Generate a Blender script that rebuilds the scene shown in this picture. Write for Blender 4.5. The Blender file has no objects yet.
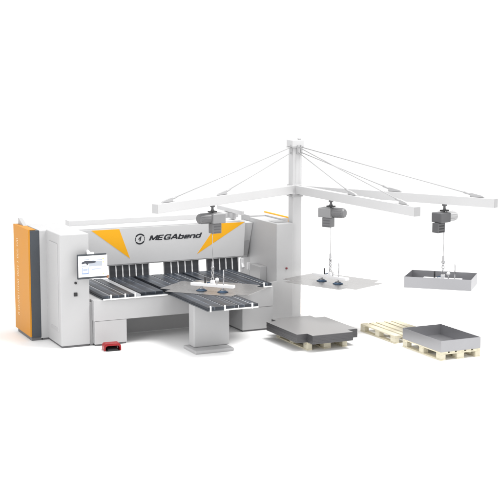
import bpy, bmesh, math, random
from mathutils import Vector, Matrix
random.seed(4)
sc = bpy.context.scene
R = math.radians

# ------------------------------------------------------------------ camera, world, lights, exposure
cam_d = bpy.data.cameras.new('camera'); cam = bpy.data.objects.new('camera', cam_d)
sc.collection.objects.link(cam); sc.camera = cam
cam_d.sensor_width = 36; cam_d.lens = 1270.714 / 500 * 36; cam_d.clip_end = 3000; cam_d.clip_start = .1
yaw, pit, roll = .441394, .146336, .0016
rt = Vector((math.cos(yaw), -math.sin(yaw), 0))
fw = Vector((math.sin(yaw) * math.cos(pit), math.cos(yaw) * math.cos(pit), -math.sin(pit)))
up = rt.cross(fw)
M = Matrix((rt, up, -fw)).transposed().to_4x4() @ Matrix.Rotation(roll, 4, 'Z')
M.translation = (-6.2963, -21.0093, 4.9421)
cam.matrix_world = M

w = bpy.data.worlds.new('World'); sc.world = w; w.use_nodes = True
w.node_tree.nodes['Background'].inputs[0].default_value = (1, 1, 1, 1)
w.node_tree.nodes['Background'].inputs[1].default_value = 1.12

def area(name, loc, target, size, power, col=(1, 1, 1)):
    d = bpy.data.lights.new(name, 'AREA'); d.shape = 'DISK'; d.size = size; d.energy = power; d.color = col
    o = bpy.data.objects.new(name, d); sc.collection.objects.link(o); o.location = loc
    o.rotation_euler = (Vector(target) - Vector(loc)).to_track_quat('-Z', 'Y').to_euler()
area('studio_softbox', (9, -3, 18), (2.5, 0, .8), 10, 4000, (1, .99, .975))
area('studio_fill', (-13, -9, 9), (2.5, 1, .8), 9, 1050)

sc.view_settings.view_transform = 'Standard'; sc.view_settings.look = 'None'
sc.view_settings.exposure = 0; sc.view_settings.gamma = 1

# ------------------------------------------------------------------ materials
def mat(name, col, rough=.5, metal=0, spec=.5, coat=0, bump=0, bscale=60, var=0, vscale=3, stretch=None, emit=0):
    m = bpy.data.materials.new(name); m.use_nodes = True
    nt = m.node_tree; b = nt.nodes['Principled BSDF']
    b.inputs['Roughness'].default_value = rough; b.inputs['Metallic'].default_value = metal
    b.inputs['Specular IOR Level'].default_value = spec; b.inputs['Coat Weight'].default_value = coat
    b.inputs['Coat Roughness'].default_value = .25
    c = nt.nodes.new('ShaderNodeRGB'); c.outputs[0].default_value = (*col, 1)
    out = c.outputs[0]
    tc = nt.nodes.new('ShaderNodeTexCoord'); mp = nt.nodes.new('ShaderNodeMapping')
    nt.links.new(tc.outputs['Object'], mp.inputs[0])
    if stretch: mp.inputs['Scale'].default_value = stretch
    if var:
        n = nt.nodes.new('ShaderNodeTexNoise'); n.inputs['Scale'].default_value = vscale; n.inputs['Detail'].default_value = 5
        nt.links.new(mp.outputs[0], n.inputs[0])
        r = nt.nodes.new('ShaderNodeMapRange'); r.inputs[1].default_value = .3; r.inputs[2].default_value = .7
        r.inputs[3].default_value = 1 - var; r.inputs[4].default_value = 1 + var
        nt.links.new(n.outputs[0], r.inputs[0])
        mx = nt.nodes.new('ShaderNodeVectorMath'); mx.operation = 'SCALE'
        nt.links.new(out, mx.inputs[0]); nt.links.new(r.outputs[0], mx.inputs['Scale']); out = mx.outputs[0]
        r2 = nt.nodes.new('ShaderNodeMapRange'); r2.inputs[3].default_value = max(0, rough - .06); r2.inputs[4].default_value = rough + .06
        nt.links.new(n.outputs[0], r2.inputs[0]); nt.links.new(r2.outputs[0], b.inputs['Roughness'])
    nt.links.new(out, b.inputs['Base Color'])
    if bump:
        n = nt.nodes.new('ShaderNodeTexNoise'); n.inputs['Scale'].default_value = bscale
        nt.links.new(mp.outputs[0], n.inputs[0])
        bp = nt.nodes.new('ShaderNodeBump'); bp.inputs['Strength'].default_value = bump; bp.inputs['Distance'].default_value = .002
        nt.links.new(n.outputs[0], bp.inputs['Height']); nt.links.new(bp.outputs[0], b.inputs['Normal'])
    if emit:
        nt.links.new(out, b.inputs['Emission Color']); b.inputs['Emission Strength'].default_value = emit
    return m

def brush_mat():
    """dark brush/roller table rail: fine lengthwise rows, a blue grey sheen painted into the colour"""
    m = mat('brush_rail', (.05, .06, .075), .4, .0, .4)
    nt = m.node_tree; b = nt.nodes['Principled BSDF']
    tc = nt.nodes.new('ShaderNodeTexCoord'); sx = nt.nodes.new('ShaderNodeSeparateXYZ'); nt.links.new(tc.outputs['Object'], sx.inputs[0])
    mu = nt.nodes.new('ShaderNodeMath'); mu.operation = 'MULTIPLY'; mu.inputs[1].default_value = 5.5
    fr = nt.nodes.new('ShaderNodeMath'); fr.operation = 'FRACT'
    nt.links.new(sx.outputs[0], mu.inputs[0]); nt.links.new(mu.outputs[0], fr.inputs[0])
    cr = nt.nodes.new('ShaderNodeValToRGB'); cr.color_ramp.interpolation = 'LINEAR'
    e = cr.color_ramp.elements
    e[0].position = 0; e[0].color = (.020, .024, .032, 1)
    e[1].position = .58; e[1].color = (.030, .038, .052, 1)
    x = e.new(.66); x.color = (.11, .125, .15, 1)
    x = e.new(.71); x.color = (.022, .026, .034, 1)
    nt.links.new(fr.outputs[0], cr.inputs[0])
    n = nt.nodes.new('ShaderNodeTexNoise'); n.inputs['Scale'].default_value = 3.5
    nt.links.new(tc.outputs['Object'], n.inputs[0])
    r = nt.nodes.new('ShaderNodeMapRange'); r.inputs[1].default_value = .35; r.inputs[2].default_value = .65; r.inputs[3].default_value = .7; r.inputs[4].default_value = 1.35
    nt.links.new(n.outputs[0], r.inputs[0])
    mx = nt.nodes.new('ShaderNodeVectorMath'); mx.operation = 'SCALE'
    nt.links.new(cr.outputs[0], mx.inputs[0]); nt.links.new(r.outputs[0], mx.inputs['Scale'])
    nt.links.new(mx.outputs[0], b.inputs['Base Color'])
    return m

PAINT = mat('light_grey_paint', (.455, .455, .46), .42, 0, .35, var=.025, vscale=1.3, bump=.12, bscale=260)
BEAMP = mat('beam_lifted_paint', (.62, .62, .625), .42, 0, .35, var=.02, vscale=1.3, bump=.12, bscale=260)  # cabinet grey made lighter, standing in for light the beam lacks
PAINT2 = mat('mid_grey_paint', (.40, .40, .405), .45, 0, .35, var=.03, vscale=2, bump=.12, bscale=260)
CRANE = mat('crane_white_paint', (.53, .53, .535), .45, 0, .35, var=.02, vscale=1.5, bump=.1, bscale=200)
DARKP = mat('charcoal_paint', (.045, .052, .062), .4, 0, .5, var=.08, bump=.1, bscale=240)
SEAM = mat('dark_seam', (.09, .09, .095), .7)
PLINTH = mat('plinth_grey', (.13, .13, .135), .6, var=.1)
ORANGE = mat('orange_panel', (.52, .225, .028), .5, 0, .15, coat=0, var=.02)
ORANGE2 = mat('orange_decal_lit_panel', (.93, .45, .012), .4, 0, .3)
BRUSH = brush_mat()
SLOT = mat('pale_slot_profile', (.42, .43, .45), .35, .3, var=.05)
PEG = mat('white_peg', (.85, .85, .85), .4)
BLACK = mat('black_rubber', (.02, .02, .022), .55)
BLADE = mat('dark_steel_tool', (.03, .032, .038), .4, .0, var=.15, vscale=6)
STEEL = mat('grey_sheet_steel', (.43, .42, .415), .27, .8, var=.03, vscale=1.2, stretch=(1, 8, 1))
STEELB = mat('box_sheet_steel', (.345, .345, .36), .36, .75, var=.03, vscale=1.5, bump=.05, bscale=90)
STEELP = mat('shaded_plate_side_steel', (.08, .079, .083), .42, .3, var=.06, vscale=3)
STEELT = mat('lit_stack_top_steel', (.39, .385, .385), .30, .7, var=.035, vscale=1.1, stretch=(1, 6, 1))
HOIST = mat('hoist_grey_paint', (.24, .24, .245), .4, 0, .5, var=.05)
HOISTM = mat('hoist_motor_grey', (.15, .15, .155), .4, 0, .5, var=.05)
HOISTD = mat('hoist_dark_grey', (.095, .095, .1), .45, 0, .5, var=.06)
WOOD = mat('pale_pallet_wood', (.66, .61, .47), .75, 0, .2, var=.12, vscale=3, stretch=(6, 1, 6), bump=.4, bscale=50)
WOODB = mat('pallet_block_wood', (.62, .58, .46), .8, 0, .2, var=.08, vscale=8, bump=.4, bscale=70)
CHROME = mat('zinc_steel', (.45, .45, .46), .3, .8)
ALU = mat('white_aluminium', (.78, .78, .79), .35, .15)
BLUE = mat('blue_suction_rubber', (.055, .10, .17), .5)
RED = mat('red_pedal_guard', (.30, .002, .006), .4, 0, .4, coat=.1)
WHITE = mat('gauge_white', (.85, .85, .85), .4)
INK = mat('logo_ink', (.018, .02, .026), .5)
LET = mat('pale_lettering', (.74, .54, .32), .5)
FLOOR = mat('white_studio_floor', (.9, .9, .9), .55, 0, .15)

# ------------------------------------------------------------------ helpers
COL = sc.collection
def obj(name, bm, material, parent=None, smooth=False):
    me = bpy.data.meshes.new(name); bm.normal_update(); bm.to_mesh(me); bm.free()
    for m in (material if isinstance(material, (list, tuple)) else [material]): me.materials.append(m)
    o = bpy.data.objects.new(name, me); COL.objects.link(o)
    if parent: o.parent = parent
    if smooth:
        for p in me.polygons: p.use_smooth = True
    return o
def add_box(bm, x0, x1, y0, y1, z0, z1, bev=0, seg=2, mi=0):
    t = bmesh.new(); g = bmesh.ops.create_cube(t, size=1)
    for v in t.verts: v.co = ((x0 + x1) / 2 + v.co.x * (x1 - x0), (y0 + y1) / 2 + v.co.y * (y1 - y0), (z0 + z1) / 2 + v.co.z * (z1 - z0))
    if bev: bmesh.ops.bevel(t, geom=t.edges[:], offset=bev, segments=seg, affect='EDGES', profile=.6)
    for f in t.faces: f.material_index = mi
    me = bpy.data.meshes.new('tmp'); t.to_mesh(me); t.free(); bm.from_mesh(me); bpy.data.meshes.remove(me)
    return bm
def bx(*a, **k): return add_box(bmesh.new(), *a, **k)
def add_prism(bm, pts, axis, a0, a1, bev=0, mi=0):
    """extrude a 2D outline along an axis; pts are the two other coordinates in x,y,z order"""
    t = bmesh.new()
    def P(p, a):
        if axis == 'x': return (a, p[0], p[1])
        if axis == 'y': return (p[0], a, p[1])
        return (p[0], p[1], a)
    A = [t.verts.new(P(p, a0)) for p in pts]; B = [t.verts.new(P(p, a1)) for p in pts]
    t.faces.new(A); t.faces.new(B)
    for i in range(len(pts)): t.faces.new((A[i], A[(i + 1) % len(pts)], B[(i + 1) % len(pts)], B[i]))
    bmesh.ops.recalc_face_normals(t, faces=t.faces)
    if bev: bmesh.ops.bevel(t, geom=t.edges[:], offset=bev, segments=2, affect='EDGES')
    for f in t.faces: f.material_index = mi
    me = bpy.data.meshes.new('tmp'); t.to_mesh(me); t.free(); bm.from_mesh(me); bpy.data.meshes.remove(me)
    return bm
def pr(*a, **k): return add_prism(bmesh.new(), *a, **k)
def add_tube(bm, p, q, r, r2=None, n=16, cap=True):
    p = Vector(p); q = Vector(q); d = q - p
    g = bmesh.ops.create_cone(bm, cap_ends=cap, segments=n, radius1=r, radius2=r if r2 is None else r2, depth=d.length)
    mt = Matrix.Translation((p + q) / 2) @ d.to_track_quat('Z', 'Y').to_matrix().to_4x4()
    bmesh.ops.transform(bm, matrix=mt, verts=g['verts']); return bm
def tb(*a, **k): return add_tube(bmesh.new(), *a, **k)
def add_torus(bm, c, R_, r, mt=Matrix(), n=16, m=8, sx=1.0):
    V = []
    for i in range(n):
        a = 2 * math.pi * i / n
        for j in range(m):
            b_ = 2 * math.pi * j / m
            v = Vector(((R_ + r * math.cos(b_)) * math.cos(a), r * math.sin(b_), (R_ * sx + r * math.cos(b_)) * math.sin(a)))
            V.append(bm.verts.new(Vector(c) + mt @ v))
    for i in range(n):
        for j in range(m):
            bm.faces.new((V[i * m + j], V[((i + 1) % n) * m + j], V[((i + 1) % n) * m + (j + 1) % m], V[i * m + (j + 1) % m]))
    return bm
def autosmooth(o, ang=35):
    me = o.data
    for p in me.polygons: p.use_smooth = True
    me.set_sharp_from_angle(angle=R(ang)) if hasattr(me, 'set_sharp_from_angle') else None
    return o
def tag(o, label, cat, group=None):
    o['label'] = label; o['category'] = cat
    if group: o['group'] = group
    return o
def thing(name, label, cat, loc=(0, 0, 0), rotz=0, group=None):
    o = bpy.data.objects.new(name, None); COL.objects.link(o); o.location = loc; o.rotation_euler = (0, 0, rotz)
    o.empty_display_size = .2
    return tag(o, label, cat, group)
def copy_tree(o, parent=None):
    c = o.copy(); COL.objects.link(c); c.parent = parent
    for ch in list(o.children): copy_tree(ch, c)
    return c
def text_mesh(body, size, offset=0, shear=0, spacing=1.0):
    cu = bpy.data.curves.new('txt', 'FONT'); cu.body = body; cu.size = size; cu.offset = offset; cu.shear = shear
    cu.space_character = spacing; cu.resolution_u = 6; cu.extrude = .0015
    o = bpy.data.objects.new('txt', cu); COL.objects.link(o)
    dg = bpy.context.evaluated_depsgraph_get(); me = bpy.data.meshes.new_from_object(o.evaluated_get(dg))
    bpy.data.objects.remove(o); bm = bmesh.new(); bm.from_mesh(me); bpy.data.meshes.remove(me)
    return bm
def fit_text(bm, w_, h_):
    xs = [v.co.x for v in bm.verts]; ys = [v.co.y for v in bm.verts]
    x0, x1, y0, y1 = min(xs), max(xs), min(ys), max(ys)
    for v in bm.verts: v.co = ((v.co.x - x0) / (x1 - x0) * w_, (v.co.y - y0) / (y1 - y0) * h_, v.co.z)
    return bm

# ------------------------------------------------------------------ setting
bm = bmesh.new(); bmesh.ops.create_grid(bm, x_segments=1, y_segments=1, size=900)
fl = obj('floor', bm, FLOOR); fl['kind'] = 'structure'

# ------------------------------------------------------------------ folding machine
mach = thing('folding_machine', 'large light grey sheet metal folding machine with orange triangles and three dark brush tables', 'machine')
def P_(name, bm, m, parent=mach, sm=False): return obj(name, bm, m, parent, sm)

# left cabinet
cb = P_('side_cabinet', bx(0, .524, 0, .83, .035, 2.0, bev=.018, seg=3), PAINT)
P_('plinth', bx(.02, .5, .02, .82, 0, .04), PLINTH, cb)
# tall recessed door on the outer side with a grip recess
dr = P_('side_door', bx(-.012, .004, .13, .60, .27, 1.83, bev=.005), PAINT, cb); dr['label'] = 'tall narrow side door panel'
P_('door_seam', bx(-.003, .002, .124, .606, .264, 1.836), PAINT2, dr)
P_('grip_recess', bx(-.016, -.010, .16, .56, .275, .34, bev=.002), PAINT2, dr)
# rear left housing
rh = P_('rear_housing', bx(-.13, .50, .81, 1.80, .035, 1.985, bev=.012), PAINT)
P_('plinth', bx(-.10, .48, .83, 1.78, 0, .04), PLINTH, rh)
P_('charcoal_strip', bx(-.305, -.13, .802, 1.79, .06, 1.995, bev=.012), DARKP, rh)
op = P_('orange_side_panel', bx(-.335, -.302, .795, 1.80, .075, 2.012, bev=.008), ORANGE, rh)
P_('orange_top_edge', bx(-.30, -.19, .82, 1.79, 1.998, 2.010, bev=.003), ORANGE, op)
P_('plinth', bx(-.30, -.12, .83, 1.76, 0, .06), PLINTH, rh)
P_('cable_duct', pr([(1.35, 1.99), (1.76, 1.99), (1.76, 2.12), (1.73, 2.12)], 'x', -.25, -.18), PAINT2, rh)
# upright line of lettering, too small and worn to read in the photograph: only the letter marks are built
tx = bmesh.new(); rng = random.Random(9); zz = .36
while zz < 1.76:
    wd = rng.choice((.032, .042, .05)); st = .011
    if rng.random() < .12: zz += .03; continue
    y0, y1 = 1.48, 1.58
    bars = [(y0, y1, zz, zz + st)]
    if wd > .035: bars.append((y0, y1 if rng.random() < .7 else 1.53, zz + wd - st, zz + wd))
    k = rng.choice((0, 1, 2))
    if k != 1: bars.append((y1 - st, y1, zz + st, zz + wd - st))
    if k != 0: bars.append((y0, y0 + st, zz + st, zz + wd - st))
    for a0, a1, c0, c1 in bars: add_box(tx, -.3375, -.3365, a0, a1, c0, c1)
    zz += wd + .018
P_('lettering', tx, LET, op)

# buttons and screen
P_('key_switch', tb((.271, .002, 1.143), (.271, -.022, 1.143), .021), BLACK, cb, True)
es = P_('push_button', bx(.235, .30, -.018, .003, .907, .973, bev=.008), BLACK, cb)
SY = -.16
scrn = P_('control_screen', bx(.262, .79, SY, SY + .04, 1.225, 1.66, bev=.008), DARKP)
P_('screen_bezel', bx(.276, .80, SY - .006, SY - .0005, 1.262, 1.632, bev=.002), WHITE, scrn)
def scr_mat():
    m = mat('screen_picture', (.9, .9, .92), .3, emit=.28)
    nt = m.node_tree; b = nt.nodes['Principled BSDF']
    tc = nt.nodes.new('ShaderNodeTexCoord'); sx = nt.nodes.new('ShaderNodeSeparateXYZ'); nt.links.new(tc.outputs['Object'], sx.inputs[0])
    return m
P_('display', bx(.292, .785, SY - .0095, SY - .0062, 1.278, 1.618), mat('display_white', (.83, .84, .87), .3, emit=.22), scrn)
q = SY - .0125
SG = mat('display_grey', (.38, .41, .46), .4, emit=.15); SD = mat('display_dark', (.05, .055, .07), .4); SB = mat('display_blue', (.22, .30, .48), .4, emit=.12); SO = mat('display_orange', (.9, .5, .12), .4, emit=.2)
bm = bmesh.new(); add_box(bm, .47, .705, q, q + .003, 1.445, 1.535); add_box(bm, .335, .45, q, q + .003, 1.45, 1.465); add_box(bm, .53, .71, q, q + .003, 1.545, 1.56); add_box(bm, .335, .47, q, q + .003, 1.56, 1.575); P_('display_picture', bm, SG, scrn)
bm = bmesh.new(); add_prism(bm, [(.33, 1.52), (.40, 1.55), (.58, 1.535), (.60, 1.515), (.53, 1.50), (.46, 1.50), (.44, 1.47), (.40, 1.505), (.34, 1.49)], 'y', q - .002, q + .001); P_('display_picture', bm, SD, scrn)
bm = bmesh.new(); add_box(bm, .34, .46, q, q + .003, 1.315, 1.335); add_box(bm, .34, .35, q, q + .003, 1.337, 1.43); add_box(bm, .45, .46, q, q + .003, 1.337, 1.43); add_box(bm, .36, .44, q, q + .003, 1.38, 1.40); add_box(bm, .52, .68, q, q + .003, 1.39, 1.40); P_('display_menu', bm, SB, scrn)
for a, b_ in ((1.56, 1.58), (1.50, 1.52), (1.30, 1.315)): P_('display_icon', bx(.715, .735, q, q + .003, a, b_), SO, scrn)
P_('mounting_arm', tb((.50, SY + .02, 1.655), (.50, .06, 1.70), .028), ALU, scrn, True)
P_('pivot', bx(.44, .57, SY, SY + .04, 1.655, 1.69, bev=.01), ALU, scrn)
P_('stylus_clip', bx(.79, .83, SY, SY + .03, 1.22, 1.27, bev=.005), mat('brown_clip', (.28, .12, .05), .5), scrn)

# right cabinet
rc = P_('side_cabinet', bx(4.49, 4.845, .62, 1.85, .035, 1.885, bev=.014, seg=3), PAINT)
P_('plinth', bx(4.50, 4.83, .64, 1.83, 0, .04), PLINTH, rc)
P_('push_button', tb((4.70, .622, 1.012), (4.70, .60, 1.012), .02), mat('dark_red_button', (.18, .02, .03), .4), rc, True)
P_('lid_recess', bx(4.56, 4.80, .80, 1.12, 1.8855, 1.893, bev=.002), PAINT2, rc)
rr = P_('rear_housing', bx(4.492, 5.0, 1.853, 2.25, .035, 1.915, bev=.01), PAINT)
P_('orange_side_panel', bx(5.003, 5.03, 1.15, 2.24, .08, 1.94, bev=.006), ORANGE2, rr)  # brighter decal orange paints in the light on its top edge
P_('side_panel', bx(4.848, 5.0, 1.15, 1.85, .04, 1.915, bev=.006), PAINT, rr)

# upper beam: slanted front, end plate, top cover and back beam
SL = .12
ys = lambda z: 1.63 + (1.835 - z) * SL
ub = P_('upper_beam', pr([(ys(1.835), 1.835), (ys(1.128), 1.128), (1.86, 1.122), (2.16, 1.30), (2.16, 1.835)], 'x', .53, 4.30, bev=.006), BEAMP)
P_('beam_end_plate', pr([(1.665, 1.80), (1.93, 1.06), (2.12, 1.06), (2.12, 1.80)], 'x', 4.303, 4.485, bev=.006), BEAMP, ub)
P_('end_bracket', pr([(1.775, 1.42), (1.87, 1.12), (1.93, 1.12), (1.84, 1.42)], 'x', 4.33, 4.46, bev=.008), PAINT, ub)
P_('lower_lip', bx(.9, 4.29, 1.722, 1.745, 1.108, 1.125, bev=.004), PAINT2, ub)
P_('beam_top_ridge', bx(.53, 4.30, 1.66, 1.70, 1.838, 1.852, bev=.004), CRANE, ub)
bb = P_('back_beam', bx(.84, 4.40, 2.17, 2.40, 1.85, 1.955, bev=.008), CRANE)
sp = P_('spring_arm', bx(4.18, 4.235, 1.55, 2.75, 1.965, 2.05, bev=.006), CRANE)
P_('riser', bx(4.16, 4.25, 1.95, 2.10, 1.852, 1.963, bev=.005), PAINT2, sp)
def tri(pts, name):
    bm = bmesh.new()
    nn = Vector((0, -1, -SL)).normalized()
    A = [bm.verts.new(Vector((x, ys(z), z)) + nn * .003) for x, z in pts]
    B = [bm.verts.new(Vector((x, ys(z), z)) + nn * .0005) for x, z in pts]
    bm.faces.new(A); bm.faces.new(B[::-1])
    for i in range(len(A)): bm.faces.new((A[i], B[i], B[(i + 1) % len(A)], A[(i + 1) % len(A)]))
    bmesh.ops.recalc_face_normals(bm, faces=bm.faces)
    return P_(name, bm, ORANGE2, ub)
tri([(1.105, 1.82), (1.66, 1.82), (1.895, 1.232)], 'orange_triangle')
tri([(4.28, 1.82), (3.70, 1.82), (3.286, 1.232)], 'orange_triangle')
# emblem + MEGAbend lettering on the slanted face
vv = Vector((0, -SL, 1)).normalized(); nn = Vector((0, -1, -SL)).normalized()
def on_face(bm, x0, z0, lift=.003):
    o0 = Vector((x0, ys(z0), z0))
    for v in bm.verts:
        a, b_, c_ = v.co; v.co = o0 + Vector((1, 0, 0)) * a + vv * b_ + nn * (lift + c_)
    return bm
GL = {   # bold extended italic letters drawn as strokes: (width, polylines) on a unit-high cell
 'M': (1.15, [[(0, 0), (0, 1)], [(0, 1), (.575, .12)], [(.575, .12), (1.15, 1)], [(1.15, 1), (1.15, 0)]]),
 'E': (.85, [[(0, 0), (0, 1)], [(0, .93), (.85, .93)], [(0, .5), (.75, .5)], [(0, .07), (.85, .07)]]),
 'G': (1.0, [[(1.0, .80), (.88, .93), (.25, .93), (.03, .72), (.03, .28), (.25, .07), (.97, .07), (.97, .46), (.55, .46)]]),
 'A': (1.1, [[(-.02, 0), (.55, 1)], [(.55, 1), (1.12, 0)], [(.22, .30), (.88, .30)]]),
 'b': (.75, [[(0, 0), (0, 1)], [(0, .62), (.62, .62), (.74, .50), (.74, .19), (.62, .07), (0, .07)]]),
 'e': (.78, [[(.06, .36), (.76, .36), (.76, .52), (.64, .63), (.14, .63), (.03, .50), (.03, .19), (.14, .07), (.74, .07)]]),
 'n': (.75, [[(0, 0), (0, .69)], [(0, .62), (.62, .62), (.74, .50), (.74, 0)]]),
 'd': (.75, [[(.75, 0), (.75, 1)], [(.75, .62), (.14, .62), (.02, .50), (.02, .19), (.14, .07), (.75, .07)]])}
tm = bmesh.new(); x_ = 0; lift_ = 0; LH = .097; tks = .26
for ch in 'MEGAbend':
    wd, pl2_ = GL[ch]
    for line in pl2_:
        for (ax, ay), (bx_, by_) in zip(line, line[1:]):
            d_ = Vector((bx_ - ax, by_ - ay)); d_.normalize()
            th_ = tks * (1.2 if abs(d_.y) > .6 else .85)
            n_ = Vector((-d_.y, d_.x)) * th_ / 2; e_ = d_ * (0 if len(line) == 2 else th_ * .3)
            P4 = [(ax - e_.x + n_.x, ay - e_.y + n_.y), (ax - e_.x - n_.x, ay - e_.y - n_.y), (bx_ + e_.x - n_.x, by_ + e_.y - n_.y), (bx_ + e_.x + n_.x, by_ + e_.y + n_.y)]
            lift_ += .00004
            tm.faces.new([tm.verts.new(((x_ + px + .32 * py), py, lift_)) for px, py in P4])
    x_ += wd + .34
kx = 1.075 / x_
for v in tm.verts: v.co = (v.co.x * kx, v.co.y * LH, v.co.z)
for k_ in range(0): pass
P_('lettering', on_face(tm, 2.285, 1.563), INK, ub)
em = bmesh.new()
def arc(bm, r0, r1, a0, a1, n=18):
    prev = None
    for i in range(n + 1):
        a = R(a0 + (a1 - a0) * i / n); c, s = math.cos(a), math.sin(a)
        q_ = [bm.verts.new((r0 * c, r0 * s, 0)), bm.verts.new((r1 * c, r1 * s, 0))]
        if prev: bm.faces.new((prev[0], prev[1], q_[1], q_[0]))
        prev = q_
arc(em, .08, .108, 35, 150); arc(em, .08, .108, 215, 330); arc(em, .088, .100, 157, 208); arc(em, .088, .100, -23, 28)
for pts in ([(-.012, -.045), (.012, -.045), (.03, .05), (.006, .05)], [(-.035, -.01), (-.012, -.01), (0, .03), (-.02, .03)]):
    em.faces.new([em.verts.new((x, y, 0)) for x, y in pts])
P_('emblem', on_face(em, 2.085, 1.603), INK, ub)

# base frame: apron, pillars, back panel, worktop
ap = P_('base_apron', bx(.575, 4.075, -.078, .12, .445, .815, bev=.006), PAINT)
P_('worktop_plate', bx(.53, 4.06, .122, 1.95, .775, .815, bev=.003), PAINT2)
pl_ = P_('base_pedestal', bx(.588, 1.178, -.074, .70, .03, .441, bev=.006), PAINT)
P_('plinth', bx(.60, 1.165, -.06, .69, 0, .035), PLINTH, pl_)
pl2 = P_('base_pedestal', bx(3.442, 4.075, -.074, .70, .03, .441, bev=.006), PAINT)
P_('plinth', bx(3.455, 4.06, -.06, .69, 0, .035), PLINTH, pl2)
P_('back_panel', bx(1.182, 3.438, .71, .75, .01, .80), PAINT2)
P_('frame_filler', bx(4.08, 4.485, .585, .62, .01, .772, bev=.004), PAINT)
P_('frame_filler', bx(.527, .585, .05, .6, .01, .772, bev=.002), PAINT)

# folding tool segments in the throat
def blades(x0, x1, n):
    p = (x1 - x0) / n
    for i in range(n):
        a = x0 + i * p
        t = P_('tool_segment', pr([(1.775, 1.121), (1.755, 1.0), (1.75, .93), (1.735, .82), (1.80, .82), (1.82, .95), (1.84, 1.121)], 'x', a + .014, a + p - .011, bev=.003), BLADE)
        P_('pale_edge', pr([(1.765, 1.121), (1.742, 1.0), (1.738, .93), (1.722, .83), (1.76, .83), (1.79, .95), (1.80, 1.121)], 'x', a + p - .010, a + p + .012), ALU, t)
blades(1.49, 2.30, 6); blades(2.61, 3.344, 5); blades(3.515, 4.2, 5)
# small fittings by the right end
bm = bmesh.new(); add_box(bm, 4.23, 4.30, 1.70, 1.76, .80, 1.08, bev=.015); add_tube(bm, (4.265, 1.66, .90), (4.265, 1.70, .97), .035)
P_('clamp_fitting', bm, ALU)
bm = bmesh.new(); add_box(bm, 4.35, 4.41, 1.62, 1.68, .86, 1.0, bev=.01); add_tube(bm, (4.38, 1.58, .86), (4.38, 1.58, .98), .022); P_('clamp_fitting', bm, ALU)
P_('guard_box', bx(4.34, 4.487, 1.05, 1.52, .60, 1.0, bev=.006), PAINT)

# brush tables
def table(name, x0, x1, y0, y1, rails, pegs, flat=(), strip=None, label=None):
    t = P_(name, bx(x0, x1, y0 + .006, y1, .817, .838, bev=.002), DARKP)
    P_('front_strip', bx(strip if strip else x0, x1, y0 - .004, y0 + .005, .812, .836, bev=.001), PEG, t)
    if label: t['label'] = label
    for a, b_, yy in rails:
        P_('brush_rail', bx(a, b_, yy, y1, .84, .885, bev=.005), BRUSH, t)
    for a in pegs: P_('end_peg', bx(a - .011, a + .011, y0 - .02, y0 + .01, .810, .905, bev=.003), PEG, t)
    for a, b_ in flat: P_('slot_profile', bx(a, b_, y0, y1, .84, .873, bev=.003), SLOT, t)
    prev = sorted(rails)
    for (a, b_, y_), (c_, d_, y2) in zip(prev, prev[1:]):
        if c_ - b_ < .06: P_('slot_profile', bx(b_ + .003, c_ - .003, y0 + .004, y1, .84, .878), SLOT, t)
    return t
table('brush_table', .74, 1.95, -.10, 1.715,
      [(.75, .865, -.10), (.895, 1.13, -.10), (1.16, 1.315, -.10), (1.45, 1.90, .0)], [.88, 1.145, 1.332], flat=[(1.335, 1.44)])
mt_ = table('brush_table', 1.985, 2.93, -1.82, 1.715,
      [(1.99, 2.29, -1.82), (2.315, 2.55, -1.82), (2.575, 2.795, -1.82), (2.83, 2.925, -1.82)], [2.04, 2.303, 2.812], strip=2.30, label='long brush table resting on the front column')
tp = P_('table_column', bx(2.015, 2.69, -1.16, -.92, .058, .815, bev=.03, seg=4), PAINT2, mt_)
P_('foot_plate', bx(1.935, 2.66, -1.42, -.86, 0, .06, bev=.022, seg=3), PAINT2, tp)
table('brush_table', 2.98, 4.035, -.10, 1.715,
      [(2.99, 3.2, -.10), (3.23, 3.5, -.10), (3.525, 3.85, -.10), (3.885, 4.03, -.10)], [3.868], strip=3.86)

# ------------------------------------------------------------------ foot pedal
fp = thing('foot_pedal', 'small red guarded foot pedal on the white floor before the machine', 'foot pedal', (.76, -.45, 0), R(-6))
bm = bmesh.new()
add_prism(bm, [(-.15, .0), (-.15, .09), (-.125, .125), (.125, .125), (.15, .09), (.15, .0), (.125, 0), (.125, .065), (.10, .09), (-.10, .09), (-.125, .065), (-.125, 0)], 'y', -.10, .10, bev=.008)
add_box(bm, -.12, .12, .07, .10, .0, .10)
obj('guard', bm, RED, fp)
obj('pedal_plate', pr([(-.12, .008), (-.12, .03), (.07, .055), (.07, .008)], 'x', -.09, .085, bev=.004), BLACK, fp)
obj('sole_plate', bx(-.12, .12, -.115, .09, .0, .012, bev=.003), BLACK, fp)

# ------------------------------------------------------------------ jib crane
CX, CY, ZA, LA = 4.966, .791, 2.524, 4.22
cr = thing('jib_crane', 'tall white jib crane column with three long arms held by tie rods', 'crane', (CX, CY, 0))
bm = bmesh.new(); h = .095
add_box(bm, -h, h, -h, h, .02, 3.36, bev=.006)
for s in (-.04, .04): add_box(bm, s - .004, s + .004, -h - .004, -h + .002, 2.65, 3.34)
cl = obj('column', bm, CRANE, cr)
obj('base_plate', bx(-.19, .19, -.19, .19, 0, .022, bev=.004), CRANE, cl)
obj('head_cap', bx(-.125, .125, -.125, .125, 3.345, 3.475, bev=.012), CRANE, cl)
obj('head_rim', bx(-.128, .128, -.128, .128, 3.325, 3.342, bev=.003), PAINT2, cl)
obj('collar', bx(-.12, .12, -.12, .12, ZA - .14, ZA - .105, bev=.004), PAINT2, cl)
obj('collar', bx(-.115, .115, -.115, .115, ZA - .10, ZA + .09, bev=.008), CRANE, cl)
obj('cap_bolt', bx(.06, .11, -.03, .03, 3.477, 3.50, bev=.006), PAINT2, cl)
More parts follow.
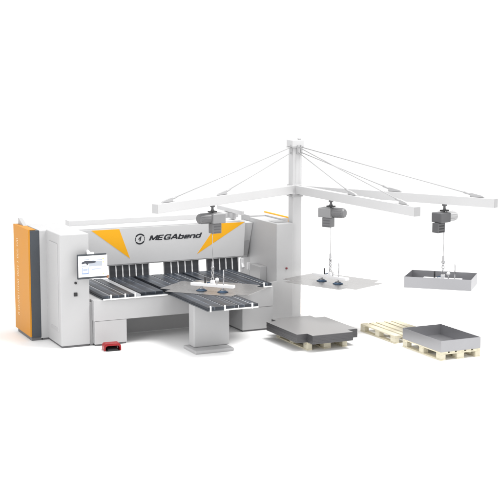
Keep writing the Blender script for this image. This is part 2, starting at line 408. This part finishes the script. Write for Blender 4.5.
def arm(ang, r1, r2, inner=.12):
    a = obj('jib_arm', bx(inner, LA, -.06, .06, -.08, .08, bev=.006), CRANE, cr)
    a.location = (0, 0, ZA); a.rotation_euler = (0, 0, ang)
    obj('end_cap', bx(LA + .001, LA + .010, -.057, .057, -.077, .077, bev=.002), PAINT2, a)
    for i, r in enumerate((r1, r2)):
        obj('rod_anchor', pr([(r - .14, .083), (r - .12, .155), (r + .10, .115), (r + .14, .083)], 'y', -.025, .025, bev=.006), PAINT2, a)
        p = (r - .10, 0, .125); q_ = (.12, 0, .72 + .10 * i)
        obj('tie_rod', tb(p, q_, .009, n=10), PAINT2, a, True)
        d = (Vector(q_) - Vector(p)).normalized()
        obj('turnbuckle', tb(p, Vector(p) + d * .16, .02, n=10), PAINT2, a, True)
    obj('rod_bracket', bx(.09, .15, -.03, .03, .68, .86, bev=.006), PAINT2, a)
    return a
A1, A2, A3 = -2.634, -1.552, -1.068
arm(A1, 2.36, 3.90); arm(A2, 2.17, 3.83); arm(A3, 2.21, 3.86)

# ------------------------------------------------------------------ chain hoists, lifters
def hoist(x, y, ang, label, zload, dark=False):
    """origin at the cable axis, on the arm's underside"""
    zb = ZA - .083
    h_ = thing('chain_hoist', label, 'hoist', (x, y, zb), ang, 'chain hoists under the crane arms')
    obj('trolley_plate', bx(-.075, .075, -.045, .045, -.125, -.10, bev=.005), BLACK, h_)
    bm = bmesh.new(); add_tube(bm, (0, 0, -.12), (0, 0, -.001), .022); add_box(bm, -.03, .03, -.035, .035, -.03, -.001, bev=.004); add_torus(bm, (0, 0, -.10), .03, .01)
    obj('suspension_eye', autosmooth_bm(bm), HOISTD, h_, False)
    gb = obj('gear_housing', bx(-.21, .05, -.12, .12, -.318, -.14, bev=.022, seg=3), HOISTD if dark else HOIST, h_)
    bm = bmesh.new(); add_tube(bm, (.05, 0, -.225), (.27, 0, -.225), .088, n=28); add_tube(bm, (.27, 0, -.225), (.295, 0, -.225), .088, .07, n=28)
    for k in range(14):
        a = 2 * math.pi * k / 14; c, s = math.cos(a) * .089, math.sin(a) * .089
        add_tube(bm, (.07, c, -.225 + s), (.25, c, -.225 + s), .005, n=6)
    autosmooth(obj('motor', bm, PAINT2 if dark else HOISTM, h_))
    ox = -.09 if dark else 0
    bmx = bx(-.145 + ox, .04 + ox, -.075, .075, -.50, -.322, bev=.014, seg=3)
    cbx = obj('chain_bin', bmx, HOISTD if dark else HOISTM, h_)
    for zz in (-.475, -.425, -.375):
        for sy in (-1, 1): obj('vent_slot', bx(-.12 + ox, .015 + ox, sy * .0755 - .001, sy * .0755 + .001, zz - .012, zz + .012), HOISTD if not dark else BLACK, cbx)
    obj('load_cable', tb((.0, .10, -.30), (0, .10, zload - zb), .006, n=8), CHROME, h_, True)
    return h_
def autosmooth_bm(bm): return bm
def lifter(x, y, z, ang, label, blen=.9, low=0):
    """vacuum lifter standing on the sheet at height z"""
    l = thing('vacuum_lifter', label, 'vacuum lifter', (x, y, z), ang, 'vacuum lifters on the hoist cables')
    obj('cross_bar', bx(-blen / 2, blen / 2, -.05, .05, .085, .137, bev=.006), ALU, l)
    for s in (-.22, .20):
        c = obj('suction_cup', tb((s, -.0, .0025), (s, -.0, .028), .10, .055, n=28), BLUE, l, True)
        obj('cup_stem', tb((s, -.0, .028), (s, -.0, .088), .018, n=12), CHROME, c, True)
        obj('cup_ring', tb((s, 0, .029), (s, 0, .045), .05, n=24), CHROME, c, True)
    obj('centre_block', bx(-.035, .035, -.035, .035, .139, .20, bev=.01), ALU, l)
    bm = bmesh.new()
    for k in range(4):
        mt = Matrix.Rotation(math.pi / 2 * (k % 2), 3, 'Z')
        add_torus(bm, (0, 0, .225 + k * .054), .021, .009, mt, 14, 6, 1.5)
    autosmooth(obj('chain', bm, CHROME, l), 60)
    bm = bmesh.new(); add_tube(bm, (0, 0, .425), (0, 0, .54), .022, .016); add_torus(bm, (0, 0, .425), .026, .009)
    autosmooth(obj('swivel', bm, CHROME, l))
    obj('vacuum_gauge', tb((.105, -.03, .225), (.105, -.05, .225), .034, n=24), WHITE, l, True)
    obj('gauge_stem', tb((.105, -.04, .137), (.105, -.04, .195), .01, n=10), CHROME, l, True)
    obj('handle_grip', tb((-.15, 0, .137), (-.15, 0, .25), .015, n=12), BLACK, l, True)
    obj('guide_rod', tb((.215, 0, .137), (.215, 0, .40), .011, n=12), CHROME, l, True)
    obj('air_hose', tb((-.10, -.02, .15), (.0, -.02, .18), .01, n=8), BLUE, l, True)
    return l
def at(r, a, off=0): return CX + r * math.cos(a), CY + r * math.sin(a)
def outline():   # blank with notched corners, 1.6 along x, 1.2 along y
    return [(-.8, -.4), (-.6, -.4), (-.6, -.6), (.6, -.6), (.6, -.4), (.8, -.4), (.8, .4), (.6, .4), (.6, .6), (-.6, .6), (-.6, .4), (-.8, .4)]
def blank(name, x, y, z, ang, th, m, label, group, cat='sheet', k=1):
    o = obj(name, pr([(a * k, b_ * k) for a, b_ in outline()], 'z', 0, th, bev=.0), m); o.location = (x, y, z); o.rotation_euler = (0, 0, ang)
    return tag(o, label, cat, group)

def cable_origin(x, y, ang):    # the cable hangs .10 m to the side of the hoist's own origin
    return x - (-math.sin(ang)) * .10, y - math.cos(ang) * .10

g1 = at(2.637, A1); g2 = at(1.397, A2); g3 = at(3.225, A3)
ZS1, ZS2, ZB3 = .892, .902, .962
hoists = [(g1, R(187), 'grey chain hoist hanging over the brush tables before the right orange triangle', ZS1 + .53),
          (g2, R(-58), 'grey chain hoist nearest the crane column, above the hanging flat sheet', ZS2 + .53),
          (g3, R(14), 'grey chain hoist on the outer right arm above the hanging tray', ZB3 + .53)]
# cable in line with the trolley
def hoist(x, y, ang, label, zload, dark=False, _h=hoist):
    o = _h(x, y, ang, label, zload, dark)
    for c in o.children:
        if c.name.startswith('load_cable'):
            for v in c.data.vertices: v.co.y -= .10
    return o
for g, a, lab, zl in hoists: hoist(g[0], g[1], a, lab, zl, g is g3)
lifter(g1[0], g1[1], ZS1 + .004, R(-49), 'vacuum lifter with white bar and blue cups on the sheet lying on the brush tables', .84)
lifter(g2[0], g2[1], ZS2 + .004, R(-73), 'vacuum lifter holding the flat sheet that hangs beside the crane column', .88)
lifter(g3[0], g3[1], ZB3 + .003, R(-43), 'vacuum lifter standing inside the hanging grey tray', .70)

blank('sheet_blank', 2.82, -.17, .888, R(-49), .004, STEEL, 'flat grey sheet with notched corners lying across the brush tables', 'loose notched sheets', k=1.08)
blank('sheet_blank', 5.10, -.50, .902 - .002, R(-66), .004, STEEL, 'flat grey sheet with notched corners hanging in the air beside the crane column', 'loose notched sheets', k=1.07)

# ------------------------------------------------------------------ trays
def tray(x, y, z, ang, label, hh=.2, L_=1.2, W_=.8, t_=.006):
    o = thing('sheet_metal_tray', label, 'tray', (x, y, z), ang, 'folded sheet metal trays')
    a, b_ = W_ / 2, L_ / 2
    obj('tray_floor', bx(-a + t_, a - t_, -b_ + t_, b_ - t_, 0, t_), STEELB, o)
    bm = bmesh.new()
    add_box(bm, -a, -a + t_, -b_, b_, 0, hh); obj('tray_wall', bm, STEELB, o)
    obj('tray_wall', bx(a - t_, a, -b_, b_, 0, hh), STEELB, o)
    obj('tray_wall', bx(-a + t_ + .0005, a - t_ - .0005, -b_, -b_ + t_, 0, hh), STEELB, o)
    obj('tray_wall', bx(-a + t_ + .0005, a - t_ - .0005, b_ - t_, b_, 0, hh), STEELB, o)
    return o
tray(5.886, -2.962, .1455, 0, 'open grey sheet metal tray resting on the front right wooden pallet', .192)
tray(at(3.19, A3)[0], at(3.19, A3)[1], .957, -.75 + math.pi / 2, 'open grey sheet metal tray hanging in the air from the outer right hoist', .2)

# ------------------------------------------------------------------ pallets
def make_pallet(label):
    p = thing('wooden_pallet', label, 'pallet', group='wooden pallets on the floor')
    bm = bmesh.new()
    for xc, wd in ((.0725, .145), (.235, .10), (.40, .145), (.565, .10), (.7275, .145)):
        add_box(bm, xc - wd / 2, xc + wd / 2, 0, 1.2, .122, .144, bev=.003)
    obj('top_deck', bm, WOOD, p)
    bm = bmesh.new()
    for y0 in (0, .5275, 1.055): add_box(bm, .001, .799, y0 + .001, y0 + .144, .100, .1205, bev=.002)
    obj('cross_boards', bm, WOOD, p)
    for xc in (.05, .40, .75):
        for yc in (.0725, .6, 1.1275):
            wd = .05 if xc != .40 else .0725
            obj('block', bx(xc - wd + .002, xc + wd - .002, yc - .0715, yc + .0715, .023, .0985, bev=.003), WOODB, p)
    for xc in (.05, .40, .75):
        wd = .05 if xc != .40 else .0725
        obj('bottom_board', bx(xc - wd, xc + wd, 0, 1.2, 0, .0215, bev=.003), WOOD, p)
    return p
p0 = make_pallet('wooden pallet under the stack of notched plates'); p0.location = (3.817, -1.932, 0)
p1 = copy_tree(p0); p1.location = (5.475, -2.113, 0); p1['label'] = 'empty pale wooden pallet behind the pallet with the tray'
p2 = copy_tree(p0); p2.location = (5.486, -3.562, 0); p2['label'] = 'pale wooden pallet carrying the open grey tray'

# ------------------------------------------------------------------ stack of plates
N = 6; ord_ = ['topmost', 'second', 'third', 'fourth', 'fifth', 'lowest']
for i in range(N):
    z = .146 + (N - 1 - i) * .0258
    lab = ('%s notched steel plate of the stack on the pallet' % ord_[i]) if i in (0, 5) else ('%s plate from the top in the stack of notched steel plates' % ord_[i])
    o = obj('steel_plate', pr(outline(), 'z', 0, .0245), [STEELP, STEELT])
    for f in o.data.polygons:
        if f.normal.z > .5: f.material_index = 1  # one steel: lit tops painted lighter, shaded sides painted darker
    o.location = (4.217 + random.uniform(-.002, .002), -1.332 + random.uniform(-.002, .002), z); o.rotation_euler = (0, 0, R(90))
    tag(o, lab, 'steel plate', 'stacked notched steel plates')

sc.render.engine = 'CYCLES'
